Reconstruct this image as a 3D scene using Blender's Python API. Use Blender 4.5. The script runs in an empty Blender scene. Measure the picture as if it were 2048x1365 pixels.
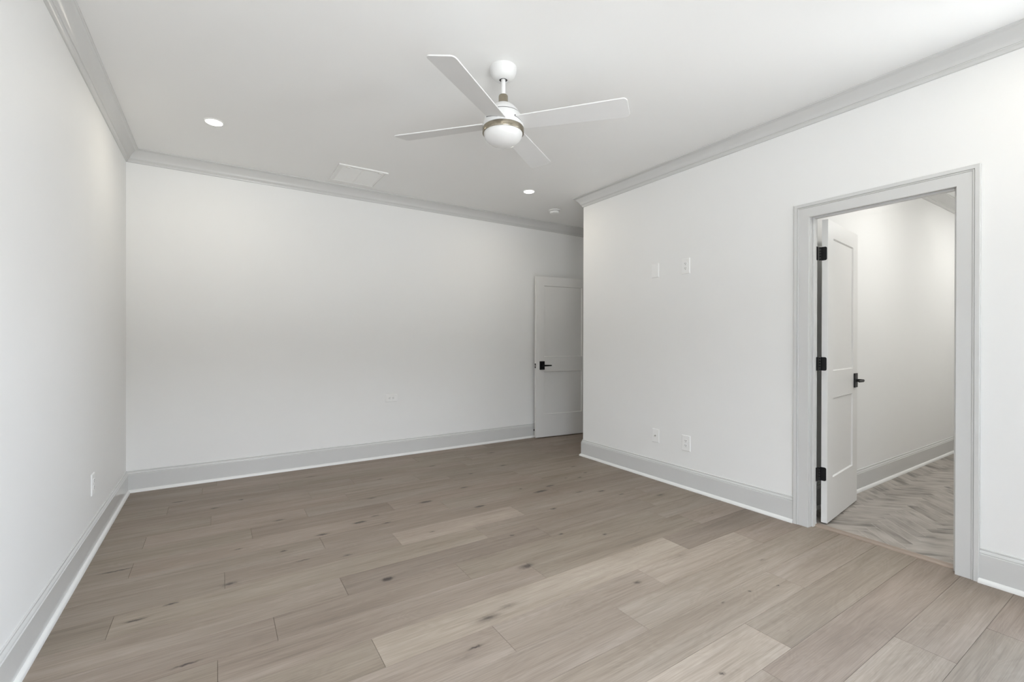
import bpy, bmesh, math, random
from mathutils import Vector, Matrix

S = bpy.context.scene
C = S.collection
random.seed(7)

# ------------------------------------------------------------------ key numbers (metres)
XL, XR = -0.6153, 3.2627          # left wall, right wall
YB, YC, YN = 4.7228, 3.6666, -0.50  # back wall, outer corner, window wall behind the camera
CE = 2.74                          # ceiling height
WT = 0.092                         # wall thickness
XA = 4.205                         # side wall of the entry alcove
YBATH = 1.604                      # bathroom wall seen through the doorway

# ------------------------------------------------------------------ camera
cd = bpy.data.cameras.new('camera')
cam = bpy.data.objects.new('camera', cd)
C.objects.link(cam)
S.camera = cam
cd.sensor_width = 36.0
cd.lens = 36.0 * 913.05 / 2048.0
cd.shift_y = 2.2768 / 2048.0
cd.clip_start = 0.02
yaw, pitch, roll = math.radians(32.7934), math.radians(-0.133), math.radians(0.1223)
fw = Vector((math.sin(yaw) * math.cos(pitch), math.cos(yaw) * math.cos(pitch), math.sin(pitch)))
rt = Vector((math.cos(yaw), -math.sin(yaw), 0))
up = rt.cross(fw)
rt, up = math.cos(roll) * rt + math.sin(roll) * up, math.cos(roll) * up - math.sin(roll) * rt
m = Matrix.Identity(4)
for i in range(3):
    m[i][0], m[i][1], m[i][2] = rt[i], up[i], -fw[i]
m[0][3], m[1][3], m[2][3] = 0.0, 0.0, 1.2177
cam.matrix_world = m

# ------------------------------------------------------------------ world, daylight, exposure
W = bpy.data.worlds.new('sky')
S.world = W
W.use_nodes = True
wn = W.node_tree
bg = wn.nodes['Background']
wtc = wn.nodes.new('ShaderNodeTexCoord')
wsx = wn.nodes.new('ShaderNodeSeparateXYZ')
wmr = wn.nodes.new('ShaderNodeMapRange')          # height of the view direction: ground, horizon band, upper sky
wmr.inputs['From Min'].default_value = -1.0
wmr.inputs['From Max'].default_value = 1.0
wn.links.new(wtc.outputs['Generated'], wsx.inputs[0])
wn.links.new(wsx.outputs['Z'], wmr.inputs['Value'])


def sky_ramp(stops):
    r = wn.nodes.new('ShaderNodeValToRGB')
    while len(r.color_ramp.elements) < len(stops):
        r.color_ramp.elements.new(0.5)
    for e_, (p_, c_) in zip(r.color_ramp.elements, stops):
        e_.position = p_
        e_.color = (*c_, 1)
    wn.links.new(wmr.outputs[0], r.inputs['Fac'])
    return r.outputs['Color']


# invented sky: dark band behind dims back wall; bright right horizon lights left wall
SKY_BACK = [(0.0, (0.70, 0.72, 0.73)), (0.26, (0.70, 0.72, 0.73)), (0.34, (0.90, 0.93, 0.94)), (0.43, (0.90, 0.93, 0.94)), (0.462, (0.10, 0.105, 0.11)),
            (0.590, (0.10, 0.105, 0.115)), (0.615, (1.02, 1.11, 1.22)), (1.0, (1.00, 1.09, 1.20))]
SKY_RIGHT = [(0.0, (0.28, 0.29, 0.30)), (0.44, (0.28, 0.29, 0.30)), (0.46, (1.50, 1.60, 1.76)), (0.565, (1.50, 1.60, 1.76)), (0.60, (0.66, 0.85, 1.10)), (1.0, (0.66, 0.85, 1.10))]
wad = wn.nodes.new('ShaderNodeMath')
wad.operation = 'ADD'
wn.links.new(wsx.outputs['X'], wad.inputs[0])
wn.links.new(wsx.outputs['Y'], wad.inputs[1])
wm2 = wn.nodes.new('ShaderNodeMapRange')
wm2.inputs['From Min'].default_value = -0.15
wm2.inputs['From Max'].default_value = 0.15
wn.links.new(wad.outputs[0], wm2.inputs['Value'])
wmx = wn.nodes.new('ShaderNodeMix')
wmx.data_type = 'RGBA'
wn.links.new(wm2.outputs[0], wmx.inputs[0])
wn.links.new(sky_ramp(SKY_BACK), wmx.inputs[6])
wn.links.new(sky_ramp(SKY_RIGHT), wmx.inputs[7])
wn.links.new(wmx.outputs[2], bg.inputs['Color'])
bg.inputs['Strength'].default_value = 14.8
S.view_settings.view_transform = 'Standard'
S.view_settings.look = 'None'
S.view_settings.gamma = 1.0
S.view_settings.use_curve_mapping = False
S.view_settings.exposure = 0.07

WINDOW = (0.00, 1.10)                          # x span of the window behind the camera
SIDE = (-0.46, 0.34)                           # y span of the side window at the near end of the right wall
WZ0, WZ1 = 0.62, 2.26
LAMPW = 3.15                                   # watts per downlight
LAMPCOL = (1.0, 0.925, 0.78)
BATHW = 11.0


def lamp(name, kind, loc, energy, color, rot=(0, 0, 0), **kw):
    l = bpy.data.lights.new(name, kind)
    l.energy = energy
    l.color = color
    for k, v in kw.items():
        setattr(l, k, v)
    o = bpy.data.objects.new(name, l)
    C.objects.link(o)
    o.location = loc
    o.rotation_euler = rot
    return o


# portals: the sky is sampled through the two window openings
o = lamp('window_portal', 'AREA', (sum(WINDOW) / 2, YN - 0.10, (WZ0 + WZ1) / 2), 1.0, (1, 1, 1),
         (math.radians(90), 0, 0), shape='RECTANGLE', size=WINDOW[1] - WINDOW[0], size_y=WZ1 - WZ0)
o.data.cycles.is_portal = True
o = lamp('window_portal', 'AREA', (XR + 0.10, sum(SIDE) / 2, (WZ0 + WZ1) / 2), 1.0, (1, 1, 1),
         (0, math.radians(90), 0), shape='RECTANGLE', size=WZ1 - WZ0, size_y=SIDE[1] - SIDE[0])
o.data.cycles.is_portal = True


# ------------------------------------------------------------------ materials
def mat(name, col, rough=0.5, metal=0.0, spec=0.5, noise=0.0, nscale=30.0, bump=0.0, bscale=200.0,
        emit=None, estr=0.0, coat=0.0, aniso=0.0):
    mt = bpy.data.materials.new(name)
    mt.use_nodes = True
    nt = mt.node_tree
    p = nt.nodes['Principled BSDF']
    p.inputs['Base Color'].default_value = (*col, 1)
    p.inputs['Roughness'].default_value = rough
    p.inputs['Metallic'].default_value = metal
    p.inputs['Specular IOR Level'].default_value = spec
    p.inputs['Coat Weight'].default_value = coat
    p.inputs['Anisotropic'].default_value = aniso
    tc = nt.nodes.new('ShaderNodeTexCoord')
    if noise > 0:
        n = nt.nodes.new('ShaderNodeTexNoise')
        n.inputs['Scale'].default_value = nscale
        n.inputs['Detail'].default_value = 4
        nt.links.new(tc.outputs['Object'], n.inputs['Vector'])
        r = nt.nodes.new('ShaderNodeValToRGB')
        r.color_ramp.elements[0].position = 0.3
        r.color_ramp.elements[1].position = 0.7
        r.color_ramp.elements[0].color = (*[c * (1 - noise) for c in col], 1)
        r.color_ramp.elements[1].color = (*[min(1, c * (1 + noise)) for c in col], 1)
        nt.links.new(n.outputs['Fac'], r.inputs['Fac'])
        nt.links.new(r.outputs['Color'], p.inputs['Base Color'])
    if bump > 0:
        n2 = nt.nodes.new('ShaderNodeTexNoise')
        n2.inputs['Scale'].default_value = bscale
        n2.inputs['Detail'].default_value = 3
        nt.links.new(tc.outputs['Object'], n2.inputs['Vector'])
        b = nt.nodes.new('ShaderNodeBump')
        b.inputs['Strength'].default_value = bump
        b.inputs['Distance'].default_value = 0.001
        nt.links.new(n2.outputs['Fac'], b.inputs['Height'])
        nt.links.new(b.outputs['Normal'], p.inputs['Normal'])
    if emit:
        p.inputs['Emission Color'].default_value = (*emit, 1)
        p.inputs['Emission Strength'].default_value = estr
    return mt


M_WALL = mat('wall_paint', (0.83, 0.83, 0.82), 0.62, noise=0.006, nscale=2.0, bump=0.08, bscale=350)
M_CEIL = mat('ceiling_paint', (0.87, 0.87, 0.86), 0.8, noise=0.005, nscale=2.0, bump=0.06, bscale=350)
M_TRIM = mat('trim_paint', (0.63, 0.63, 0.62), 0.22, noise=0.006, nscale=6.0)
M_DOOR = mat('door_paint', (0.77, 0.765, 0.75), 0.33, noise=0.006, nscale=6.0)
M_SHOE = mat('shoe_paint', (0.80, 0.80, 0.785), 0.30, noise=0.005, nscale=6.0)
M_BLACK = mat('matte_black_metal', (0.007, 0.007, 0.008), 0.45, metal=0.0, spec=0.3, noise=0.1, nscale=40)
M_PLATE = mat('white_plastic', (0.86, 0.86, 0.85), 0.28, noise=0.004, nscale=20)
M_SLOT = mat('dark_slot', (0.06, 0.06, 0.06), 0.6, noise=0.05, nscale=20)
M_FAN = mat('fan_white', (0.76, 0.76, 0.755), 0.35, noise=0.004, nscale=10)
M_BLADE = mat('fan_blade_white', (0.74, 0.74, 0.735), 0.45, noise=0.006, nscale=10)
M_NICKEL = mat('brushed_bronze_nickel', (0.38, 0.34, 0.27), 0.22, metal=1.0, noise=0.06, nscale=90, aniso=0.5)
M_STEEL = mat('satin_steel', (0.55, 0.53, 0.5), 0.3, metal=1.0, noise=0.05, nscale=60)
M_GLOBE = mat('opal_glass', (0.74, 0.74, 0.735), 0.22, noise=0.003, nscale=8, coat=0.2)
M_LENS = mat('lit_lens', (0.95, 0.93, 0.88), 0.4, noise=0.002, nscale=8, emit=(1.0, 0.97, 0.9), estr=14.0)
M_VENT = mat('vent_white', (0.84, 0.84, 0.825), 0.4, noise=0.004, nscale=20)
M_SUB = mat('subfloor', (0.10, 0.075, 0.05), 0.9, noise=0.1, nscale=10)
M_GROUT = mat('tile_grout', (0.56, 0.525, 0.485), 0.85, noise=0.05, nscale=40)
M_FRAME = mat('window_frame_white', (0.83, 0.83, 0.82), 0.35, noise=0.004, nscale=10)


def nodes(nt):
    def N(t, **kw):
        n = nt.nodes.new('ShaderNode' + t)
        for k, v in kw.items():
            setattr(n, k, v)
        return n
    return N


def math_node(nt, op, a, b=None, clamp=False):
    n = nt.nodes.new('ShaderNodeMath')
    n.operation = op
    n.use_clamp = clamp
    for i, v in enumerate((a, b)):
        if v is None:
            continue
        if isinstance(v, (int, float)):
            n.inputs[i].default_value = v
        else:
            nt.links.new(v, n.inputs[i])
    return n.outputs[0]


def ramp(nt, src, stops):
    r = nt.nodes.new('ShaderNodeValToRGB')
    e = r.color_ramp.elements
    while len(e) < len(stops):
        e.new(0.5)
    for el, (p, c) in zip(e, stops):
        el.position = p
        el.color = (*c, 1) if len(c) == 3 else c
    nt.links.new(src, r.inputs['Fac'])
    return r.outputs['Color']


def mix(nt, a, b, fac, blend='MIX'):
    n = nt.nodes.new('ShaderNodeMix')
    n.data_type = 'RGBA'
    n.blend_type = blend
    for sock, v in ((n.inputs[0], fac), (n.inputs[6], a), (n.inputs[7], b)):
        if isinstance(v, (int, float)):
            sock.default_value = v
        elif isinstance(v, tuple):
            sock.default_value = (*v, 1)
        else:
            nt.links.new(v, sock)
    return n.outputs[2]


# knots seen in the oak boards: x, y, length, width, darkness
KNOTS = [
    (0.73, 2.30, .030, .022, 1.0), (1.405, 2.03, .055, .030, .75), (2.05, 2.62, .03, .014, .8),
    (1.00, 1.74, .075, .030, .60), (1.12, 1.77, .085, .028, .50), (0.86, 1.60, .035, .010, .8), (0.80, 1.57, .12, .03, .35),
    (1.78, 1.59, .030, .018, .7), (1.555, 0.985, .012, .010, .8), (2.02, 0.98, .014, .008, .4), (1.98, 1.25, .016, .008, .6),
    (2.18, 1.24, .012, .010, .9), (2.35, 1.19, .010, .007, .8), (2.55, 1.38, .03, .012, .5), (2.21, 1.66, .05, .02, .35),
    (0.05, 2.68, .040, .022, .7), (0.55, 3.05, .045, .016, .8), (0.80, 3.12, .045, .018, 1.0), (0.92, 3.18, .03, .012, .8),
    (0.62, 2.68, .035, .014, .6), (0.32, 2.93, .02, .012, .9), (0.10, 3.10, .025, .010, .7), (-0.18, 2.62, .03, .014, .8),
    (-0.30, 2.55, .045, .012, .8), (0.95, 3.02, .035, .014, .7), (1.32, 3.25, .06, .022, .9), (1.62, 2.95, .05, .02, .9),
    (2.20, 2.98, .07, .022, 1.0), (2.35, 3.05, .05, .016, .9), (2.10, 3.12, .018, .010, .9), (2.45, 2.80, .05, .016, .6),
    (2.62, 2.72, .04, .018, .8), (2.70, 2.58, .03, .014, .7), (2.95, 2.40, .06, .025, .6), (2.72, 3.10, .03, .012, .8),
    (2.86, 3.18, .02, .010, .9), (2.60, 3.15, .02, .01, .8), (1.72, 3.40, .045, .02, .7), (1.95, 3.72, .03, .016, .7),
    (2.35, 3.80, .05, .018, .8), (1.75, 4.15, .04, .014, .8), (2.5, 4.30, .06, .02, .7), (0.70, 4.40, .07, .014, .7),
    (-0.25, 4.25, .05, .016, .8), (0.15, 4.05, .016, .012, .9), (-0.02, 3.95, .03, .012, .9), (-0.45, 3.15, .08, .008, .9),
    (-0.1, 2.1, .05, .008, .8), (0.25, 1.75, .012, .010, .9), (1.15, 2.72, .03, .012, .6), (1.55, 2.40, .02, .012, .7),
    (1.82, 2.25, .018, .012, .8), (2.05, 2.10, .02, .012, .7), (0.40, 2.75, .05, .010, .6), (2.95, 1.95, .015, .01, .6),
    (1.2, 4.0, .03, .014, .8), (1.0, 3.55, .05, .016, .6), (0.35, 3.45, .04, .014, .7), (2.9, 3.4, .04, .015, .7)]


def oak_material():
    mt = bpy.data.materials.new('oak_planks')
    mt.use_nodes = True
    nt = mt.node_tree
    N = nodes(nt)
    p = nt.nodes['Principled BSDF']
    tc = N('TexCoord')
    at = N('Attribute', attribute_name='board')
    sep = N('SeparateColor')
    nt.links.new(at.outputs['Color'], sep.inputs['Color'])
    tint, hue, seed = sep.outputs[0], sep.outputs[1], sep.outputs[2]
    off = math_node(nt, 'MULTIPLY', seed, 37.0)
    comb = N('CombineXYZ')
    nt.links.new(off, comb.inputs[0])
    nt.links.new(off, comb.inputs[2])
    add = N('VectorMath', operation='ADD')
    nt.links.new(tc.outputs['Object'], add.inputs[0])
    nt.links.new(comb.outputs[0], add.inputs[1])

    def noise(sx, sy, detail, rough=0.55, dist=0.0):
        mp = N('Mapping')
        mp.inputs['Scale'].default_value = (sx, sy, 1.0)
        nt.links.new(add.outputs[0], mp.inputs['Vector'])
        n = N('TexNoise')
        n.inputs['Scale'].default_value = 1.0
        n.inputs['Detail'].default_value = detail
        n.inputs['Roughness'].default_value = rough
        n.inputs['Distortion'].default_value = dist
        nt.links.new(mp.outputs[0], n.inputs['Vector'])
        return n.outputs['Fac']
    broad = noise(1.1, 7.0, 3, 0.5, 0.3)
    streak = noise(1.8, 38.0, 5, 0.65, 0.12)
    fine = noise(4.5, 250.0, 4, 0.65, 0.0)
    # cathedral figure: bands of a slowly warped field
    warp = noise(1.6, 9.0, 2, 0.5, 0.6)
    cath = math_node(nt, 'SINE', math_node(nt, 'MULTIPLY', warp, 95.0))
    base = ramp(nt, broad, [(0.25, (0.226, 0.183, 0.146)), (0.5, (0.268, 0.221, 0.180)), (0.75, (0.306, 0.258, 0.216))])
    c = mix(nt, base, ramp(nt, streak, [(0.25, (0.74, 0.73, 0.72)), (0.5, (1, 1, 1)), (0.8, (1.12, 1.12, 1.13))]), 0.8, 'MULTIPLY')
    c = mix(nt, c, ramp(nt, fine, [(0.3, (0.80, 0.79, 0.78)), (0.7, (1.12, 1.12, 1.12))]), 0.85, 'MULTIPLY')
    cr = ramp(nt, math_node(nt, 'MULTIPLY_ADD', cath, 0.5), [(0.0, (0.90, 0.89, 0.88)), (1.0, (1.06, 1.06, 1.06))])
    c = mix(nt, c, cr, 0.40, 'MULTIPLY')
    # per-board tone
    tone = ramp(nt, tint, [(0.0, (0.62, 0.61, 0.60)), (0.5, (1, 1, 1)), (1.0, (1.38, 1.40, 1.42))])
    c = mix(nt, c, tone, 1.0, 'MULTIPLY')
    hv = ramp(nt, hue, [(0.0, (0.99, 0.995, 0.97)), (0.5, (1, 1, 1)), (1.0, (1.02, 0.985, 0.985))])
    c = mix(nt, c, hv, 1.0, 'MULTIPLY')
    # knots
    sx = N('SeparateXYZ')
    wob = N('TexNoise')
    wob.inputs['Scale'].default_value = 55.0
    wob.inputs['Detail'].default_value = 3.0
    nt.links.new(tc.outputs['Object'], wob.inputs['Vector'])
    wv = N('VectorMath', operation='MULTIPLY_ADD')
    nt.links.new(wob.outputs['Color'], wv.inputs[0])
    wv.inputs[1].default_value = (0.034, 0.020, 0)
    nt.links.new(tc.outputs['Object'], wv.inputs[2])
    sh = N('VectorMath', operation='SUBTRACT')
    nt.links.new(wv.outputs[0], sh.inputs[0])
    sh.inputs[1].default_value = (0.017, 0.010, 0)
    total = None
    for x, y, lx, ly, dk in KNOTS:
        s = N('VectorMath', operation='SUBTRACT')
        nt.links.new(sh.outputs[0], s.inputs[0])
        s.inputs[1].default_value = (x, y, 0)
        q = N('VectorMath', operation='MULTIPLY')
        nt.links.new(s.outputs[0], q.inputs[0])
        q.inputs[1].default_value = (1 / (lx * 1.5), 1 / (ly * 1.3), 0)
        ln = N('VectorMath', operation='LENGTH')
        nt.links.new(q.outputs[0], ln.inputs[0])
        core = math_node(nt, 'SUBTRACT', 1.0, ln.outputs['Value'], True)
        v = math_node(nt, 'MULTIPLY', core, dk)
        total = v if total is None else math_node(nt, 'MAXIMUM', total, v)
    kf = ramp(nt, total, [(0.0, (0, 0, 0)), (0.22, (0.10,) * 3), (0.42, (0.50,) * 3), (0.60, (1.0,) * 3)])
    kf = mix(nt, kf, ramp(nt, fine, [(0.3, (1.0,) * 3), (0.7, (0.74,) * 3)]), 1.0, 'MULTIPLY')
    c = mix(nt, c, (0.045, 0.034, 0.030), kf)
    nt.links.new(c, p.inputs['Base Color'])
    rr = ramp(nt, streak, [(0.2, (0.52,) * 3), (0.8, (0.44,) * 3)])
    nt.links.new(rr, p.inputs['Roughness'])
    p.inputs['Specular IOR Level'].default_value = 0.32
    b = N('Bump')
    b.inputs['Strength'].default_value = 0.12
    b.inputs['Distance'].default_value = 0.001
    nt.links.new(fine, b.inputs['Height'])
    nt.links.new(b.outputs['Normal'], p.inputs['Normal'])
    return mt


def tile_material():
    mt = bpy.data.materials.new('herringbone_tile')
    mt.use_nodes = True
    nt = mt.node_tree
    N = nodes(nt)
    p = nt.nodes['Principled BSDF']
    at = N('Attribute', attribute_name='board')
    sep = N('SeparateColor')
    nt.links.new(at.outputs['Color'], sep.inputs['Color'])
    uv = N('UVMap', uv_map='tile')
    off = math_node(nt, 'MULTIPLY', sep.outputs[2], 29.0)
    comb = N('CombineXYZ')
    nt.links.new(off, comb.inputs[0])
    nt.links.new(off, comb.inputs[1])
    add = N('VectorMath', operation='ADD')
    nt.links.new(uv.outputs[0], add.inputs[0])
    nt.links.new(comb.outputs[0], add.inputs[1])

    def noise(sx, sy, d):
        mp = N('Mapping')
        mp.inputs['Scale'].default_value = (sx, sy, 1)
        nt.links.new(add.outputs[0], mp.inputs['Vector'])
        n = N('TexNoise')
        n.inputs['Scale'].default_value = 1.0
        n.inputs['Detail'].default_value = d
        nt.links.new(mp.outputs[0], n.inputs['Vector'])
        return n.outputs['Fac']
    broad = noise(4.5, 12.0, 2)
    streak = noise(10.0, 160.0, 4)
    c = ramp(nt, broad, [(0.30, (0.165, 0.150, 0.132)), (0.43, (0.32, 0.288, 0.255)), (0.58, (0.41, 0.372, 0.335)), (0.8, (0.46, 0.425, 0.39))])
    c = mix(nt, c, ramp(nt, streak, [(0.3, (0.84, 0.83, 0.82)), (0.7, (1.08, 1.08, 1.08))]), 0.8, 'MULTIPLY')
    tone = ramp(nt, sep.outputs[0], [(0.0, (0.80, 0.79, 0.78)), (0.5, (1, 1, 1)), (1.0, (1.14, 1.15, 1.16))])
    c = mix(nt, c, tone, 1.0, 'MULTIPLY')
    nt.links.new(c, p.inputs['Base Color'])
    p.inputs['Roughness'].default_value = 0.38
    return mt


M_OAK = oak_material()
M_TILE = tile_material()


# ------------------------------------------------------------------ mesh helpers
def link(name, bm, material, parent=None, smooth=False, loc=None):
    me = bpy.data.meshes.new(name)
    bmesh.ops.recalc_face_normals(bm, faces=bm.faces)
    bm.to_mesh(me)
    bm.free()
    me.materials.append(material)
    if smooth:
        for f in me.polygons:
            f.use_smooth = True
        try:
            me.set_sharp_from_angle(angle=math.radians(35))
        except Exception:
            pass
    o = bpy.data.objects.new(name, me)
    C.objects.link(o)
    if parent:
        o.parent = parent
    if loc:
        o.location = loc
    return o


def tag(o, label, cat=None, group=None, kind=None):
    o['label'] = label
    if cat:
        o['category'] = cat
    if group:
        o['group'] = group
    if kind:
        o['kind'] = kind
    return o


def empty(name, loc, rot=(0, 0, 0)):
    o = bpy.data.objects.new(name, None)
    o.empty_display_size = 0.05
    C.objects.link(o)
    o.location = loc
    o.rotation_euler = rot
    return o


def box(bm, x0, x1, y0, y1, z0, z1, bev=0.0):
    r = bmesh.ops.create_cube(bm, size=1.0)
    vs = r['verts']
    for v in vs:
        v.co = Vector((x0 + (v.co.x + .5) * (x1 - x0), y0 + (v.co.y + .5) * (y1 - y0), z0 + (v.co.z + .5) * (z1 - z0)))
    if bev > 0:
        es = list({e for v in vs for e in v.link_edges})
        bmesh.ops.bevel(bm, geom=es, offset=bev, segments=2, profile=0.5, affect='EDGES')
    return vs


def new_box(*a, bev=0.0):
    bm = bmesh.new()
    box(bm, *a, bev=bev)
    return bm


def lathe(bm, prof, seg=48, center=(0, 0, 0), axis='Z'):
    """prof: list of (r, z); revolved about the axis"""
    rings = []
    for r, z in prof:
        ring = []
        n = 1 if r < 1e-6 else seg
        for k in range(n):
            a = 2 * math.pi * k / seg
            p = Vector((r * math.cos(a), r * math.sin(a), z))
            if axis == 'Y':
                p = Vector((p.x, p.z, p.y))
            elif axis == 'X':
                p = Vector((p.z, p.x, p.y))
            ring.append(bm.verts.new(p + Vector(center)))
        rings.append(ring)
    for A, B in zip(rings, rings[1:]):
        if len(A) == 1 and len(B) == 1:
            continue
        for k in range(seg):
            k2 = (k + 1) % seg
            if len(A) == 1:
                bm.faces.new((A[0], B[k2], B[k]))
            elif len(B) == 1:
                bm.faces.new((A[k], A[k2], B[0]))
            else:
                bm.faces.new((A[k], A[k2], B[k2], B[k]))
    return bm


def sweep(path, normal, prof, side=1.0, cap=True):
    """moulding: profile (a = sideways with mitred corners, b = along normal) swept along path"""
    bm = bmesh.new()
    N = Vector(normal).normalized()
    P = [Vector(p) for p in path]
    T = [(P[i + 1] - P[i]).normalized() for i in range(len(P) - 1)]
    Sd = [side * N.cross(t) for t in T]
    rings = []
    for i, p in enumerate(P):
        if i == 0:
            mv = Sd[0]
        elif i == len(P) - 1:
            mv = Sd[-1]
        else:
            h = (Sd[i - 1] + Sd[i])
            h.normalize()
            mv = h / max(0.2, h.dot(Sd[i]))
        rings.append([bm.verts.new(p + mv * a + N * b) for a, b in prof])
    for A, B in zip(rings, rings[1:]):
        for k in range(len(prof) - 1):
            bm.faces.new((A[k], A[k + 1], B[k + 1], B[k]))
    if cap:
        for r in (rings[0], rings[-1]):
            try:
                bm.faces.new(r)
            except ValueError:
                pass
    return bm


def wall(name, boxes, material, label, cat='wall'):
    bm = bmesh.new()
    for b in boxes:
        box(bm, *b)
    return tag(link(name, bm, material), label, cat, kind='structure')


# ------------------------------------------------------------------ room shell
XBATH = 7.9
JL, JR, JT = 0.755, 1.456, 2.036          # door jamb faces of the bathroom doorway
wall('wall_left', [(XL - WT, XL, YN - WT, YB + WT, 0, CE)], M_WALL, 'white wall along the left side of the room with one outlet low down')
wall('wall_back', [(XL, 5.5, YB, YB + WT, 0, CE)], M_WALL, 'white wall at the far end of the room behind the half hidden open door')
wall('wall_right', [(XR, XR + WT, SIDE[1], JL - .018, 0, CE), (XR, XR + WT, YN, SIDE[1], 0, WZ0), (XR, XR + WT, YN, SIDE[1], WZ1, CE),
                    (XR, XR + WT, YN, SIDE[0], WZ0, WZ1), (XR, XR + WT, JR + .018, YC, 0, CE),
                    (XR, XR + WT, JL - .018, JR + .018, JT + .018, CE)], M_WALL,
     'white wall on the right with the bathroom doorway and four wall plates')
wall('wall_closet', [(XR + WT, XA + WT, YC - WT, YC, 0, CE)], M_WALL, 'white return wall around the corner facing the entry alcove')
AD0, AD1, ADT = 3.735, 4.560, 2.05
wall('wall_alcove', [(XA, XA + WT, YC, AD0, 0, CE), (XA, XA + WT, AD1, YB, 0, CE), (XA, XA + WT, AD0, AD1, ADT, CE)],
     M_WALL, 'white side wall of the entry alcove hidden behind the corner')
wall('wall_hall', [(5.5, 5.5 + WT, YC - WT, YB + WT, 0, CE), (XA + WT, 5.5, YC - WT, YC, 0, CE)], M_WALL, 'white hallway wall beyond the entry door')
XO = XR + WT
wall('wall_near', [(XL, XO, YN - WT, YN, 0, WZ0), (XL, XO, YN - WT, YN, WZ1, CE), (XL, WINDOW[0], YN - WT, YN, WZ0, WZ1), (WINDOW[1], XO, YN - WT, YN, WZ0, WZ1)],
     M_WALL, 'white wall with a window behind the camera')
YBN = 0.42
wall('wall_bathroom_near', [(XO, XBATH + WT, YBN - WT, YBN, 0, CE)], M_WALL, 'white near wall of the bathroom beside the doorway')
wall('wall_bathroom', [(XR + WT, XBATH + WT, YBATH, YBATH + WT, 0, CE)], M_WALL, 'white bathroom wall seen through the doorway behind the open door')
wall('wall_bathroom_end', [(XBATH, XBATH + WT, YBN, YBATH, 0, CE)], M_WALL, 'white far end wall of the bathroom')
wall('ceiling', [(XL - WT, XR + WT, YN - WT, YBATH, CE, CE + .1), (XR + WT, XBATH + WT, YBN - WT, YBATH, CE, CE + .1),
                 (XL - WT, XBATH + WT, YBATH, YB + WT, CE, CE + .1)], M_CEIL, 'flat white ceiling with a fan and recessed lights', 'ceiling')

# ------------------------------------------------------------------ plank floor
PW, PY0 = 0.191, 1.682
JOINTS = {-8: [1.2, 2.5], -7: [.9, 2.75], -6: [.7, 2.35], -5: [.3, 1.7], -4: [.2, 1.914], -3: [.9, 2.44], -2: [.1, 1.53], -1: [.985, 1.881, 2.77],
          0: [.527, 2.32], 1: [.0, 1.422], 2: [.206, 1.09, 2.6], 3: [.526, 1.75], 4: [-.384, 1.408, 2.9], 5: [.03, .924, 1.81],
          6: [.53, 2.32], 7: [-.385, 1.416], 8: [.18, 1.07], 9: [-.37, .525, 2.32], 10: [-.038, .85, 1.735, 2.60], 11: [.61, 1.49, 3.2],
          12: [-.3, .98, 2.05], 13: [.43, 2.2], 14: [-.105, 1.70, 3.1], 15: [.9, 2.6]}
TINT = {(0, .527): .88, (-1, 1.881): .82, (-1, .985): .60, (-4, .2): .84, (5, .924): .88, (3, .526): .32, (0, 2.32): .33,
        (8, .18): .40, (1, 1.422): .46, (-2, 1.53): .58, (-3, .9): .58, (-3, 2.44): .56, (11, 1.49): .36, (-6, 2.35): .50, (-4, 1.914): .47,
        (-6, .7): .70, (-2, .1): .50, (-1, 2.77): .50}


bm = bmesh.new()
cl = bm.loops.layers.float_color.new('board')
rnd = random.Random(21)


def plank(x0, x1, y0, y1, col, z=0.0, g=0.0006):
    i = 0.0003
    top = [bm.verts.new((x, y, z)) for x, y in ((x0 + g + i, y0 + g + i), (x1 - g - i, y0 + g + i), (x1 - g - i, y1 - g - i), (x0 + g + i, y1 - g - i))]
    low = [bm.verts.new((x, y, z - 0.0016)) for x, y in ((x0 + g, y0 + g), (x1 - g, y0 + g), (x1 - g, y1 - g), (x0 + g, y1 - g))]
    fs = [bm.faces.new(top)]
    for k in range(4):
        fs.append(bm.faces.new((low[k], low[(k + 1) % 4], top[(k + 1) % 4], top[k])))
    for f in fs:
        for l in f.loops:
            l[cl] = col


for k in range(-14, 17):
    y0 = PY0 + PW * k
    y1 = y0 + PW
    if y1 < YN or y0 > YB:
        continue
    y0c, y1c = max(y0, YN), min(y1, YB)
    right = 5.5 if y0 > YC - 0.2 else XR + 0.048
    js = sorted(JOINTS.get(k, [rnd.uniform(-.2, .8), rnd.uniform(1.6, 2.6)]))
    while js[0] - 1.5 > XL:
        js.insert(0, js[0] - rnd.uniform(.9, 1.6))
    js = [j for j in js if j > XL + .05]
    while js[-1] + 1.2 < right:
        js.append(js[-1] + rnd.uniform(.9, 1.7))
    js = [j for j in js if j < right - (.05 if j in JOINTS.get(k, []) else .5)]
    ed = [XL] + js + [right]
    for a, b in zip(ed, ed[1:]):
        t = TINT.get((k, round(a, 3)))
        if t is None:
            t = min(.66, max(.34, rnd.gauss(.48, .06)))
        plank(a, b, y0c, y1c, (t, rnd.random(), rnd.random(), 1))
# dark bed under the boards
fl = link('floor', bm, M_OAK)
bm = bmesh.new()
box(bm, XL, XR + 0.047, YN, YB, -0.03, -0.0016)
box(bm, XR + 0.047, 5.5, YC - WT, YB, -0.03, -0.0016)
tag(link('board_seam', bm, M_SUB, fl), 'dark seams between the boards')
tag(fl, 'wide plank greyed oak floor with scattered dark knots', 'floor', kind='structure')

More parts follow.
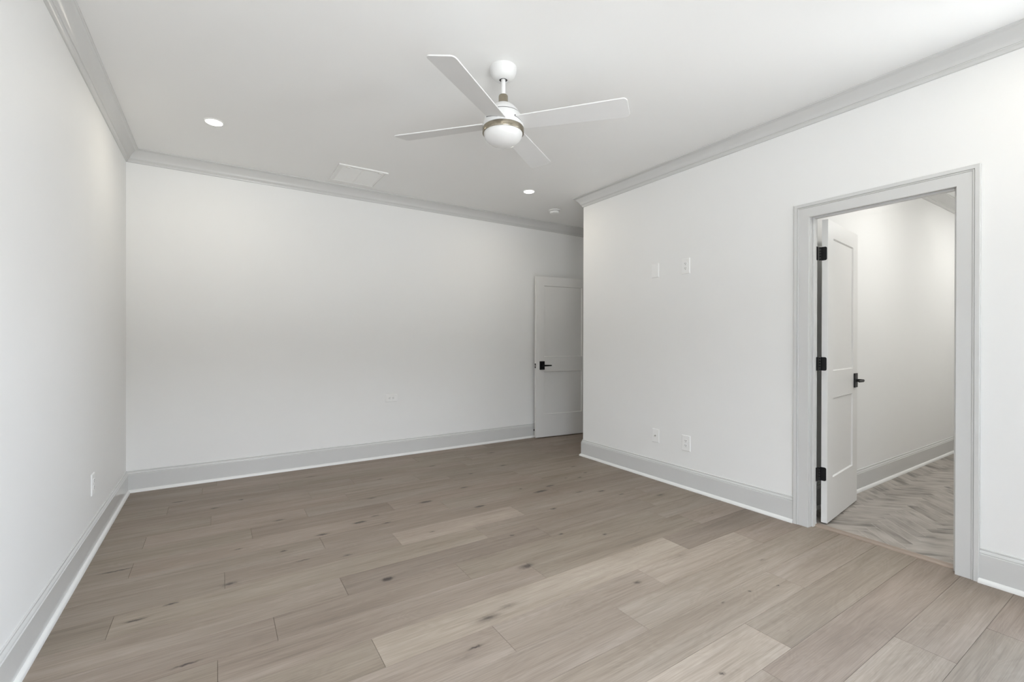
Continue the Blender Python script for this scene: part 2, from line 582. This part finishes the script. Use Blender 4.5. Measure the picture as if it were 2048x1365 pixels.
# ------------------------------------------------------------------ herringbone tile floor of the bathroom
XT0 = 3.376
bm = bmesh.new()
cl = bm.loops.layers.float_color.new('board')
uvl = bm.loops.layers.uv.new('tile')
TW_, TL_ = 0.0735, 0.31
U, V = Vector((1, 1, 0)).normalized(), Vector((1, -1, 0)).normalized()
ORG = Vector((3.463, 1.045, 0))
rnd = random.Random(5)
g = 0.0017


def add_tile(u0, v0, lu, lv):
    c = [(u0 + g, v0 + g), (u0 + lu - g, v0 + g), (u0 + lu - g, v0 + lv - g), (u0 + g, v0 + lv - g)]
    pts = [ORG + U * a + V * b for a, b in c]
    if max(p.x for p in pts) < XT0 or min(p.x for p in pts) > XBATH or max(p.y for p in pts) < YBN or min(p.y for p in pts) > YBATH:
        return
    col = (min(1, max(0, rnd.gauss(.5, .24))), rnd.random(), rnd.random(), 1)
    f = bm.faces.new([bm.verts.new(p) for p in pts])
    for l, (a, b) in zip(f.loops, c):
        l[cl] = col
        l[uvl].uv = (a - u0, b - v0) if lu > lv else (b - v0, a - u0)


for n in range(-6, 9):
    for k in range(-60, 61):
        add_tile(k * TW_ + n * TL_, k * TW_ - n * TL_, TL_, TW_)
        add_tile(k * TW_ + TL_ + n * TL_, (k + 1) * TW_ - TL_ - n * TL_, TW_, TL_)
for co, no in (((XT0, 0, 0), (-1, 0, 0)), ((XBATH, 0, 0), (1, 0, 0)), ((0, YBN, 0), (0, -1, 0)), ((0, YBATH, 0), (0, 1, 0))):
    bmesh.ops.bisect_plane(bm, geom=bm.verts[:] + bm.edges[:] + bm.faces[:], plane_co=co, plane_no=no, clear_outer=True)
ft = link('floor_bathroom', bm, M_TILE)
tag(ft, 'beige and taupe herringbone tile floor beyond the bathroom doorway', 'floor', kind='structure')
link('grout', new_box(XT0, XBATH, YBN, YBATH, -0.03, -0.0007), M_GROUT, ft)

# oak threshold between the two floors
bm = bmesh.new()
cl = bm.loops.layers.float_color.new('board')
box(bm, 0, JR - JL, -(XT0 - .001 - XR - .050), 0, -0.004, 0.005, bev=0.002)
for f in bm.faces:
    for l in f.loops:
        l[cl] = (1.0, .95, .3, 1)
th = link('trim_1', bm, M_OAK, loc=(XR + .050, JL, 0))
th.rotation_euler = (0, 0, math.radians(90))
tag(th, 'narrow light oak threshold strip under the bathroom doorway', 'threshold', kind='structure')


# ------------------------------------------------------------------ mouldings
def arc(cx, cy, r, a0, a1, n):
    return [(cx + r * math.cos(math.radians(a0 + (a1 - a0) * i / n)), cy + r * math.sin(math.radians(a0 + (a1 - a0) * i / n))) for i in range(n + 1)]


# crown: a = out from the wall, b = height (0 at the ceiling)
CROWN = [(0, -.101), (.0050, -.101), (.0090, -.0985), (.0115, -.090), (.0165, -.0835), (.0205, -.081), (.0205, -.077), (.0245, -.0755), (.0262, -.072)]
for i in range(1, 11):                       # cove then reverse curve (ogee)
    t = i / 10
    CROWN.append((.0262 + .0420 * (t ** 1.25), -.072 + .0560 * (t ** .82)))
CROWN += [(.0715, -.0145), (.0735, -.0115), (.0790, -.0095), (.082, -.0065), (.082, 0.0)]
BASE = [(0, .173), (.0045, .173), (.0065, .171), (.0070, .1655), (.0052, .1625), (.0075, .1595), (.0118, .1545), (.0128, .1480), (.0110, .1450), (.0150, .1420), (.0150, 0)]
SHOE = [(.0148, .0225), (.0175, .0222)] + [(.0148 + .0154 * math.sin(math.radians(a)), .0222 * math.cos(math.radians(a))) for a in (25, 40, 55, 70, 82)] + [(.0302, .0), (.0148, 0)]


def crown(name, path, label, side=1.0):
    tag(link(name, sweep([(x, y, CE) for x, y in path], (0, 0, 1), CROWN, side), M_TRIM, smooth=True), label, 'crown molding', kind='structure')


def base(name, path, label, side=1.0):
    o = link(name, sweep([(x, y, 0) for x, y in path], (0, 0, 1), BASE, side), M_TRIM, smooth=True)
    tag(o, label, 'baseboard', kind='structure')
    link('shoe_molding', sweep([(x, y, 0) for x, y in path], (0, 0, 1), SHOE, side), M_SHOE, o, smooth=True)


# paths run so that the room lies on the side the profile grows towards
crown('trim_2', [(XR, YN), (XR, YC), (XA, YC)], 'crown molding along the top of the right wall, wrapping the corner')
crown('trim_3', [(XA, YB), (XL, YB), (XL, YN)], 'crown molding along the tops of the back wall and left wall')
crown('trim_4', [(XBATH, YBATH), (XR + WT, YBATH)], 'crown molding along the top of the bathroom wall')
CO, CI, CTOP, CITOP = (0.6625, 1.5511), (0.752, 1.4590), 2.1244, 2.0325
base('baseboard_back', [(XA, YB), (XL, YB), (XL, YN)], 'white baseboard along the back wall and left wall')
base('baseboard_right', [(XR, CO[1]), (XR, YC), (XA, YC)], 'white baseboard on the right wall between doorway and corner')
base('baseboard_right_near', [(XR, YN), (XR, CO[0])], 'short white baseboard on the near side of the bathroom doorway')
base('baseboard_bathroom', [(XBATH, YBATH), (XR + WT, YBATH)], 'white baseboard along the bathroom wall behind the open door')

# casing of the bathroom doorway: a = away from the opening, b = out from the wall
CAS = [(0, 0), (0, .0125), (.0018, .0150), (.0595, .0150), (.0600, .0135), (.0618, .0135), (.0630, .0175), (.0660, .0192), (.0690, .0180), (.0700, .0150),
       (.0712, .0150), (.0712, .0205), (.0728, .0221), (.0895, .0221), (.0920, .0195), (.0920, 0)]
CASB = [(0, 0), (0, .0125), (.0018, .0150), (.066, .0150), (.066, .019), (.088, .019), (.088, 0)]
tr = link('trim_5', sweep([(XR, CI[0], 0), (XR, CI[0], CITOP), (XR, CI[1], CITOP), (XR, CI[1], 0)], (-1, 0, 0), CAS, -1.0), M_TRIM)
tag(tr, 'wide white door casing framing the bathroom doorway', 'door frame', kind='structure')
bm = bmesh.new()                             # jamb lining and stop
box(bm, XR, XR + WT, JL - .018, JL, 0, JT)
box(bm, XR, XR + WT, JR, JR + .018, 0, JT)
box(bm, XR, XR + WT, JL - .018, JR + .018, JT, JT + .018)
link('jamb', bm, M_TRIM, tr)
bm = bmesh.new()
sx0, sx1 = XR + .024, XR + .056
box(bm, sx0, sx1, JL, JL + .011, 0, JT, bev=.002)
box(bm, sx0, sx1, JR - .011, JR, 0, JT, bev=.002)
box(bm, sx0, sx1, JL + .011, JR - .011, JT - .011, JT, bev=.002)
link('door_stop_strip', bm, M_TRIM, tr)
link('bathroom_side_casing', sweep([(XR + WT, JL - .010, 0), (XR + WT, JL - .010, JT + .010), (XR + WT, JR + .010, JT + .010), (XR + WT, JR + .010, 0)],
                                   (1, 0, 0), CASB, 1.0), M_TRIM, tr)

# window frames behind the camera
def window(name, org, ax, outw, a, b, label):
    """opening from a to b along ax at org; outw = direction to the outside"""
    R = Matrix((ax, outw, (0, 0, 1))).transposed()
    bm = bmesh.new()
    for x0, x1, z0, z1 in ((a, a + .04, WZ0, WZ1), (b - .04, b, WZ0, WZ1), (a + .04, b - .04, WZ0, WZ0 + .05), (a + .04, b - .04, WZ1 - .04, WZ1),
                           (a + .04, b - .04, (WZ0 + WZ1) / 2 - .018, (WZ0 + WZ1) / 2 + .018)):
        box(bm, x0, x1, .03, .07, z0, z1)
    for v in bm.verts:
        v.co = R @ v.co + Vector(org)
    o = link(name, bm, M_FRAME)
    tag(o, label, 'window', kind='structure')


window('window_1', (0, YN, 0), (1, 0, 0), (0, -1, 0), WINDOW[0], WINDOW[1], 'white sash window in the wall behind the camera')
window('window_2', (XR, 0, 0), (0, 1, 0), (1, 0, 0), SIDE[0], SIDE[1], 'white sash window at the near end of the right wall, out of view')


# ------------------------------------------------------------------ doors
def shaker_leaf(w, h, t, stile, rails, d=.009, s=.006):
    """leaf: x 0..w from the hinge edge, y 0..t, z 0..h; rails = (bottom, mid0, mid1, top)"""
    bm = bmesh.new()
    xs = [0, stile, w - stile, w]
    zs = [0, rails[0], rails[1], rails[2], rails[3], h]
    for yf, sg in ((0.0, 1), (t, -1)):
        G = [[bm.verts.new((x, yf, z)) for z in zs] for x in xs]
        for i in range(3):
            for j in range(5):
                q = (G[i][j], G[i + 1][j], G[i + 1][j + 1], G[i][j + 1])
                if i == 1 and j in (1, 3):
                    x0, x1, z0, z1 = xs[1], xs[2], zs[j], zs[j + 1]
                    inn = [bm.verts.new((x, yf + sg * d, z)) for x, z in ((x0 + s, z0 + s), (x1 - s, z0 + s), (x1 - s, z1 - s), (x0 + s, z1 - s))]
                    bm.faces.new(inn)
                    for k in range(4):
                        bm.faces.new((q[k], q[(k + 1) % 4], inn[(k + 1) % 4], inn[k]))
                else:
                    bm.faces.new(q)
    bmesh.ops.remove_doubles(bm, verts=bm.verts, dist=1e-6)
    # edges of the leaf
    def vert(x, y, z):
        for v in bm.verts:
            if abs(v.co.x - x) < 1e-6 and abs(v.co.y - y) < 1e-6 and abs(v.co.z - z) < 1e-6:
                return v
    for x in (0, w):
        for a, b in zip(zs, zs[1:]):
            bm.faces.new((vert(x, 0, a), vert(x, t, a), vert(x, t, b), vert(x, 0, b)))
    for z in (0, h):
        for a, b in zip(xs, xs[1:]):
            bm.faces.new((vert(a, 0, z), vert(b, 0, z), vert(b, t, z), vert(a, t, z)))
    return bm


def lever_set(parent, x, z, yface, sgn, toward, pw=.070, ph=.106):
    """rosette on the face at yface (sgn = outward y sign), lever pointing along toward (+1/-1 in x)"""
    h = empty('door_handle', (x, yface, z))
    h.parent = parent
    tag(h, 'black lever handle')
    r = link('rosette', new_box(-pw / 2, pw / 2, min(0, sgn * .010), max(0, sgn * .010), -ph / 2, ph / 2, bev=.0015), M_BLACK, h)
    bm = bmesh.new()
    lathe(bm, [(0, 0), (.011, 0), (.011, sgn * .045), (0, sgn * .045)], 20, (0, sgn * .008, 0), 'Y')
    # lever: tapering rounded bar
    rings = []
    for k, (u, hh, tt) in enumerate(((-.013, .007, .006), (-.010, .0105, .0075), (.02, .0105, .0075), (.075, .0085, .0065), (.108, .0075, .0055), (.114, .005, .004))):
        ring = []
        for a in range(12):
            an = 2 * math.pi * a / 12
            ring.append(bm.verts.new((toward * u, sgn * .050 + tt * math.cos(an), hh * math.sin(an))))
        rings.append(ring)
    for A, B in zip(rings, rings[1:]):
        for a in range(12):
            bm.faces.new((A[a], A[(a + 1) % 12], B[(a + 1) % 12], B[a]))
    bm.faces.new(rings[0])
    bm.faces.new(rings[-1])
    link('lever', bm, M_BLACK, h, smooth=True)
    return h


RAILS = (.285, .825, 1.010, 1.908)

# --- bathroom door, swung back into the bathroom
BW, BH, BT = .702, 2.022, .035
ang = math.radians(7.2)
d1 = empty('door_1', (3.4005, 1.4110, 0.010), (0, 0, ang))
tag(d1, 'white two panel door with black hinges standing open inside the bathroom', 'door', kind='structure')
link('door_leaf', shaker_leaf(BW, BH, BT, .115, RAILS), M_DOOR, d1)
lever_set(d1, BW - .062, .918, 0.0, -1, -1)
lever_set(d1, BW - .062, .918, BT, 1, -1)
bm = new_box(BW - .0005, BW + .0015, BT / 2 - .012, BT / 2 + .012, .888, .948)
link('latch_plate', bm, M_BLACK, d1)
for zc in (1.806, 1.070, .334):
    hz = zc - .010
    bm = bmesh.new()                       # leaf on the door edge, rounded on the room side
    n = 6
    out = [(.0365, -.045), (.0365, .045)]
    cy_, r_ = .006, .010
    pts = [(BT + .006, -.045)]
    pts += [(cy_ + r_ - r_ * math.cos(a), -.045 + r_ - r_ * math.sin(a)) for a in [math.pi / 2 - math.pi / 2 * k / n for k in range(n + 1)]]
    pts += [(cy_ + r_ - r_ * math.cos(a), .045 - r_ + r_ * math.sin(a)) for a in [math.pi / 2 * k / n for k in range(n + 1)]]
    pts += [(BT + .006, .045)]
    vs = [bm.verts.new((-.0022, y, z)) for y, z in pts]
    vs2 = [bm.verts.new((.0003, y, z)) for y, z in pts]
    bm.faces.new(vs)
    bm.faces.new(vs2)
    for k in range(len(pts)):
        k2 = (k + 1) % len(pts)
        bm.faces.new((vs[k], vs[k2], vs2[k2], vs2[k]))
    hg = link('hinge', bm, M_BLACK, d1, loc=(0, 0, hz))
    tag(hg, 'black butt hinge')
    bm = bmesh.new()                       # knuckles and pin
    for a in range(5):
        lathe(bm, [(0, -.045 + a * .018), (.0062, -.045 + a * .018), (.0062, -.0282 + a * .018), (0, -.0282 + a * .018)], 16, (-.008, BT + .008, 0))
    link('knuckle', bm, M_BLACK, hg, smooth=True)
    bm = bmesh.new()
    lathe(bm, [(0, -.047), (.0045, -.047), (.0045, .047), (0, .047)], 14, (-.008, BT + .008, 0))
    link('pin', bm, M_STEEL, hg, smooth=True)
    # leaf let into the jamb, seen almost edge on
    inv = Matrix.Rotation(-ang, 3, 'Z')
    bm = bmesh.new()
    vs = box(bm, XR + WT - .032, XR + WT + .012, JR - .0022, JR + .0003, zc - .045, zc + .045)
    for v in vs:
        v.co = inv @ (v.co - Vector((3.4005, 1.4110, .010))) - Vector((0, 0, hz))
    link('jamb_leaf', bm, M_BLACK, hg)

# --- entry door, folded back against the far wall
EW = .813
ang2 = math.radians(180 - 5.7)
# hinge at right, leaf runs towards -x; room face is y = t side after the turn
hx, hy = 3.3360 + EW * math.cos(math.radians(5.7)), 4.622 - EW * math.sin(math.radians(5.7))
d2 = empty('door_2', (hx, hy, 0.010), (0, 0, ang2))
tag(d2, 'grey white two panel door with black lever folded back against the far wall, partly behind the corner', 'door', kind='structure')
leaf = shaker_leaf(EW, BH, BT, .118, RAILS)
for v in leaf.verts:
    v.co.y -= BT                           # wall side of the leaf lies at y = -t
link('door_leaf', leaf, M_DOOR, d2)
lever_set(d2, EW - .085, .902, 0.0, 1, -1)
lever_set(d2, EW - .085, .902, -BT, -1, -1)
lp = link('latch_plate', new_box(EW - .0005, EW + .0018, -BT / 2 - .0125, -BT / 2 + .0125, .870, .928), M_BLACK, d2)
bm = bmesh.new()
box(bm, EW, EW + .010, -BT / 2 - .006, -BT / 2 + .006, .890, .908, bev=.002)
link('latch_bolt', bm, M_STEEL, lp)
for zc in (1.806, 1.070, .334):
    bm = bmesh.new()
    box(bm, -.0022, .0003, -.031, .004, zc - .055, zc + .035)
    hg = link('hinge', bm, M_BLACK, d2)
    bm = bmesh.new()
    lathe(bm, [(0, zc - .055), (.0062, zc - .055), (.0062, zc + .035), (0, zc + .035)], 16, (-.006, .006, 0))
    link('knuckle', bm, M_BLACK, hg, smooth=True)

# --- door stop screwed to the back baseboard
bm = bmesh.new()
lathe(bm, [(0, 0), (.013, 0), (.013, .004), (.0055, .008), (.0055, .030)], 20, (0, 0, 0), 'Y')
for v in bm.verts:
    v.co.y = -v.co.y
ds = empty('door_stop', (3.372, YB - .0148, .090))
tag(ds, 'small black door stop fixed to the back baseboard beside the open entry door', 'door stop')
link('rod', bm, M_BLACK, ds, smooth=True)
bm = bmesh.new()
lathe(bm, [(0, .028), (.0105, .028), (.0115, .031), (.0115, .042), (.009, .046), (0, .046)], 20, (0, 0, 0), 'Y')
for v in bm.verts:
    v.co.y = -v.co.y
tag(link('bumper', bm, M_BLACK, ds, smooth=True), 'black rubber bumper')


# ------------------------------------------------------------------ ceiling fan
FX, FY = 1.338, 2.172
fan = empty('ceiling_fan', (FX, FY, CE))
tag(fan, 'white four blade ceiling fan with bronze nickel band and white globe light', 'ceiling fan')
bm = bmesh.new()
lathe(bm, [(0, 0), (.0745, 0), (.0750, -.003), (.0746, -.013), (.0720, -.025), (.066, -.040), (.057, -.053), (.047, -.062), (.036, -.0675), (.028, -.069), (.024, -.0685), (.022, -.063), (.0, -.063)], 56)
cn = link('canopy', bm, M_FAN, fan, smooth=True)
bm = bmesh.new()
lathe(bm, [(.0127, -.0625), (.0225, -.0625), (.0225, -.0645), (.0127, -.0645)], 40)
tag(link('canopy_opening', bm, M_SLOT, cn), 'dark gap around the rod')
bm = bmesh.new()
lathe(bm, [(0, -.060), (.0125, -.060), (.0125, -.156), (0, -.156)], 32)
link('downrod', bm, M_FAN, fan, smooth=True)
bm = bmesh.new()
lathe(bm, [(0, -.150), (.020, -.150), (.0235, -.152), (.0255, -.156), (.0262, -.163), (.0262, -.191), (.0290, -.197), (.0345, -.200), (0, -.200)], 40)
tag(link('rod_collar', bm, M_NICKEL, fan, smooth=True), 'bronze nickel collar')
# the housing is a ball: radius at each height
RB, ZB = .1135, -.3430


def ball(z, rz=.1500):
    t = (z - ZB) / rz
    return RB * math.sqrt(max(0.0, 1 - t * t))


bm = bmesh.new()
prof = [(0, -.1985), (.034, -.1990)] + [(ball(z), z) for z in (-.2015, -.205, -.210, -.217, -.225, -.234, -.243, -.251, -.2580)] + [(ball(-.2585) - .004, -.2585), (0, -.2585)]
lathe(bm, prof, 64)
mh = link('motor_housing', bm, M_FAN, fan, smooth=True)
bm = bmesh.new()
lathe(bm, [(0, -.2580), (ball(-.26) - .0035, -.2580), (ball(-.26) - .0035, -.2625), (0, -.2625)], 64)
tag(link('shadow_gap', bm, M_SLOT, mh), 'dark gap around the housing')
bm = bmesh.new()
prof = [(0, -.2618), (ball(-.2622) - .003, -.2618)] + [(ball(z), z) for z in (-.2632, -.270, -.278, -.287, -.296, -.305, -.314, -.323, -.331, -.3345)] + [(RB - .008, -.3350), (0, -.3350)]
lathe(bm, prof, 64)
rotor = link('rotor_housing', bm, M_FAN, fan, smooth=True)
bm = bmesh.new()
lathe(bm, [(0, -.3350), (.1060, -.3350), (.1060, -.3372), (.1150, -.3375), (.1158, -.3385), (.1158, -.3640), (.1150, -.3655), (.108, -.3660), (0, -.3660)], 72)
tag(link('trim_band', bm, M_NICKEL, fan, smooth=True), 'bronze nickel band')
bm = bmesh.new()
GR = .1085
prof = [(GR * math.cos(a), -.3630 - .0730 * math.sin(a)) for a in [math.pi / 2 * i / 22 for i in range(23)]]
prof[-1] = (0, prof[-1][1])
lathe(bm, prof, 64)
tag(link('globe', bm, M_GLOBE, fan, smooth=True), 'white opal globe, unlit')

# blades: the rotor hangs a little out of level
BZ, BR, PITCH, PH = 2.4292 - CE, .685, -.1921, -144.68
TX, TY = -.0113, .0523


def blade_mesh():
    bm = bmesh.new()
    t = .0060
    w0, w1, r0, r1 = .118, .146, .085, BR
    rc = .020
    out = [(r0, -w0 / 2)]
    for cx, cy, a0 in ((r1 - rc, -w1 / 2 + rc, -90), (r1 - rc, w1 / 2 - rc, 0)):
        for k in range(7):
            a = math.radians(a0 + 90 * k / 6)
            out.append((cx + rc * math.cos(a), cy + rc * math.sin(a)))
    out.append((r0, w0 / 2))
    lo = [bm.verts.new((x, y, -t / 2)) for x, y in out]
    hi = [bm.verts.new((x, y, t / 2)) for x, y in out]
    bm.faces.new(lo)
    bm.faces.new(hi)
    for k in range(len(out)):
        k2 = (k + 1) % len(out)
        bm.faces.new((lo[k], lo[k2], hi[k2], hi[k]))
    es = [e for e in bm.edges if abs(e.verts[0].co.z - e.verts[1].co.z) < 1e-6 and len(e.link_faces) == 2]
    bmesh.ops.bevel(bm, geom=es, offset=.0012, segments=1, affect='EDGES')
    return bm


first = None
for k in range(4):
    a = math.radians(PH + 90 * k)
    rot = Matrix.Rotation(a, 4, 'Z') @ Matrix.Rotation(PITCH, 4, 'X')
    tilt = Matrix.Identity(4)
    tilt[2][0], tilt[2][1] = TX, TY
    tiltm = Matrix.Rotation(math.atan(TY), 4, 'X') @ Matrix.Rotation(-math.atan(TX), 4, 'Y')
    if first is None:
        b = first = link('blade', blade_mesh(), M_BLADE, fan)
        sb = bmesh.new()
        arcp = [(.1125 * math.cos(q), .1125 * math.sin(q)) for q in [-.575 + 1.15 * i / 12 for i in range(13)]] + [(.070, .061), (.070, -.061)]
        lo_ = [sb.verts.new((x, y, -.0043)) for x, y in arcp]
        hi_ = [sb.verts.new((x, y, .0043)) for x, y in arcp]
        sb.faces.new(lo_)
        sb.faces.new(hi_)
        for q in range(len(arcp)):
            q2 = (q + 1) % len(arcp)
            sb.faces.new((lo_[q], lo_[q2], hi_[q2], hi_[q]))
        slot0 = link('blade_slot', sb, M_SLOT, b)
    else:
        b = first.copy()
        C.objects.link(b)
        b.parent = fan
        s = slot0.copy()
        C.objects.link(s)
        s.parent = b
    b.matrix_basis = Matrix.Translation((0, 0, BZ)) @ tiltm @ rot


# ------------------------------------------------------------------ recessed lights
def downlight(x, y, label):
    t = empty('recessed_light', (x, y, CE))
    tag(t, label, 'ceiling light', 'recessed ceiling lights')
    bm = bmesh.new()
    lathe(bm, [(.0500, -.0005), (.0500, -.0040), (.0520, -.0055), (.0600, -.0042), (.0625, -.0020), (.0630, 0)], 48)
    link('trim_ring', bm, M_PLATE, t, smooth=True)
    bm = bmesh.new()
    lathe(bm, [(.0505, -.0020), (.0490, -.0058), (.0300, -.0075), (0, -.0080)], 48)
    tag(link('lens', bm, M_LENS, t, smooth=True), 'glowing lens')
    l = lamp('lamp', 'AREA', (0, 0, -.0115), LAMPW, LAMPCOL, shape='DISK', size=.085)
    l.parent = t
    return t


downlight(-.023, 3.800, 'lit recessed ceiling light at the far left, near the left wall')
downlight(2.656, 3.809, 'lit recessed ceiling light beyond the fan, near the smoke detector')
downlight(-.023, .200, 'lit recessed ceiling light above the left wall, out of view near the camera')
downlight(2.656, .200, 'lit recessed ceiling light above the bathroom doorway, out of view')

# bathroom lights; the farther one is added to spread light along the wall
for bx_, txt in ((4.55, 'flush bathroom ceiling light nearer the doorway, out of view'), (6.65, 'added flush ceiling light farther from the doorway to even the bathroom wall, out of view')):
    bl = empty('bathroom_light', (bx_, .66, CE))
    tag(bl, txt, 'ceiling light', 'bathroom ceiling lights')
    bm = bmesh.new()
    lathe(bm, [(.16, 0), (.165, -.012), (.155, -.035), (.10, -.048), (0, -.052)], 40)
    link('shade', bm, M_GLOBE, bl, smooth=True)
    l = lamp('lamp', 'AREA', (0, 0, -.056), BATHW, (1.0, .99, .96), shape='DISK', size=.30)
    l.parent = bl

# ------------------------------------------------------------------ smoke detector
sd = empty('smoke_detector', (3.292, 4.198, CE))
tag(sd, 'round white smoke detector on the ceiling near the corner', 'smoke detector')
bm = bmesh.new()
lathe(bm, [(0, 0), (.0700, 0), (.0705, -.004), (.0680, -.009), (.0600, -.0115), (0, -.0115)], 48)
link('base', bm, M_PLATE, sd, smooth=True)
bm = bmesh.new()
lathe(bm, [(0, -.0110), (.0500, -.0110), (.0500, -.0160), (0, -.0160)], 40)
tag(link('sensor_slot', bm, M_SLOT, sd), 'dark sensor slot')
bm = bmesh.new()
lathe(bm, [(0, -.0155), (.0560, -.0155), (.0570, -.018), (.0555, -.030), (.0500, -.0375), (.036, -.0400), (0, -.0405)], 48)
link('cover', bm, M_PLATE, sd, smooth=True)

# ------------------------------------------------------------------ return air grille on the ceiling
av = empty('air_vent', (1.086, 4.312, CE))
tag(av, 'square white return air grille on the ceiling near the back wall', 'air vent')
hw, hd = .213, .224
bm = sweep([(0, hd, 0), (-hw, hd, 0), (-hw, -hd, 0), (hw, -hd, 0), (hw, hd, 0), (0, hd, 0)], (0, 0, -1), [(0, 0), (0, .009), (.002, .011), (.022, .011), (.024, .009), (.024, 0)], -1.0, cap=False)
link('frame', bm, M_VENT, av)
bm = bmesh.new()
iw, idp = hw - .0255, hd - .0255
box(bm, -iw, iw, -idp, -idp + .014, -.0085, -.001)
box(bm, -iw, iw, idp - .014, idp, -.0085, -.001)
box(bm, -iw, -iw + .014, -idp + .014, idp - .014, -.0085, -.001)
box(bm, iw - .014, iw, -idp + .014, idp - .014, -.0085, -.001)
box(bm, -.006, .006, -idp + .014, idp - .014, -.0085, -.001)
link('door_panel', bm, M_VENT, av)
ns = 34
sl = bmesh.new()
for i in range(ns):
    y = -idp + .016 + (2 * idp - .032) * (i + .5) / ns
    p = (2 * idp - .032) / ns
    vs = box(sl, -iw + .013, iw - .013, -p * .62, p * .62, -.0008, .0008)
    R = Matrix.Rotation(math.radians(-30), 3, 'X')
    for v in vs:
        v.co = R @ v.co + Vector((0, y, -.0045))
link('louvres', sl, M_VENT, av)
link('backing', new_box(-iw, iw, -idp, idp, -.0008, -.0001), M_VENT, av)
for x in (-.130, .150):
    link('latch', new_box(x - .016, x + .016, -hd + .020, -hd + .040, -.0145, -.0090, bev=.001), M_VENT, av)


# ------------------------------------------------------------------ wall plates
def plate(name, loc, rot, label, cat, group, kind, w=.079, h=.124):
    """plate lies in local xz plane, room towards -y"""
    t = empty(name, loc, rot)
    tag(t, label, cat, group)
    bm = bmesh.new()
    b = .004
    o = [(-w / 2, -h / 2), (w / 2, -h / 2), (w / 2, h / 2), (-w / 2, h / 2)]
    A = [bm.verts.new((x, 0, z)) for x, z in o]
    A2 = [bm.verts.new((x, -.0022, z)) for x, z in o]
    B = [bm.verts.new((x - math.copysign(b, x), -.0058, z - math.copysign(b, z))) for x, z in o]
    for P, Q in ((A, A2), (A2, B)):
        for k in range(4):
            bm.faces.new((P[k], P[(k + 1) % 4], Q[(k + 1) % 4], Q[k]))
    bm.faces.new(B)
    link('cover_plate', bm, M_PLATE, t)

    def screw(z):
        bm = bmesh.new()
        lathe(bm, [(0, -.0068), (.0022, -.0066), (.0034, -.0056)], 14, (0, 0, z), 'Y')
        link('screw', bm, M_PLATE, t)
    if kind == 'duplex':
        for z in (.0195, -.0195):
            bm = bmesh.new()
            pts = []
            for k in range(28):
                a = 2 * math.pi * k / 28
                pts.append((.0172 * math.cos(a), max(-.0128, min(.0128, .0172 * math.sin(a)))))
            f1 = [bm.verts.new((x, -.0056, zz + z)) for x, zz in pts]
            f2 = [bm.verts.new((x * .97, -.0078, zz * .97 + z)) for x, zz in pts]
            bm.faces.new(f2)
            for k in range(28):
                bm.faces.new((f1[k], f1[(k + 1) % 28], f2[(k + 1) % 28], f2[k]))
            bmesh.ops.remove_doubles(bm, verts=bm.verts, dist=1e-6)
            r = link('receptacle', bm, M_PLATE, t)
            for x0, hh in ((-.0064, .0082), (.0064, .0066)):
                link('slot', new_box(x0 - .0014, x0 + .0014, -.0081, -.0075, z + .0035 - hh / 2, z + .0035 + hh / 2), M_SLOT, r)
            bm = bmesh.new()
            lathe(bm, [(0, -.0081), (.0027, -.0081), (.0027, -.0075)], 12, (0, 0, z - .0068), 'Y')
            link('ground_hole', bm, M_SLOT, r)
        screw(0)
    elif kind == 'coax':
        bm = bmesh.new()
        lathe(bm, [(.0068, -.0056), (.0068, -.0082), (.0048, -.0084), (.0048, -.0150), (.0036, -.0152), (.0030, -.012), (0, -.012)], 18, (0, 0, 0), 'Y')
        tag(link('coaxial_jack', bm, M_STEEL, t, smooth=True), 'small metal coaxial jack')
        screw(.042)
        screw(-.042)
    else:
        screw(.0415)
        screw(-.0415)
    return t


R90 = math.radians(90)
RW = (0, 0, -R90)                            # plate on the right wall, room towards -x
plate('blank_wall_plate', (XR, 2.717, 1.846), RW, 'blank white wall plate high on the right wall beside the upper outlet', 'wall plate', None, 'blank')
plate('wall_outlet', (XR, 2.404, 1.843), RW, 'white outlet high on the right wall beside the blank plate', 'outlet', 'duplex outlets', 'duplex', .080, .128)
plate('cable_wall_plate', (XR, 2.708, .3835), RW, 'white plate with single cable jack low on the right wall', 'wall plate', None, 'coax', .074, .120)
plate('wall_outlet', (XR, 2.395, .3745), RW, 'white outlet low on the right wall beside the cable plate', 'outlet', 'duplex outlets', 'duplex', .082, .130)
plate('wall_outlet', (1.534, YB, .6155), (0, R90, 0), 'white outlet mounted sideways on the back wall', 'outlet', 'duplex outlets', 'duplex', .080, .126)
plate('wall_outlet', (XL, 3.566, .377), (0, 0, R90), 'white outlet low on the left wall', 'outlet', 'duplex outlets', 'duplex', .079, .124)

S.cycles.diffuse_bounces = 8
S.cycles.max_bounces = 14
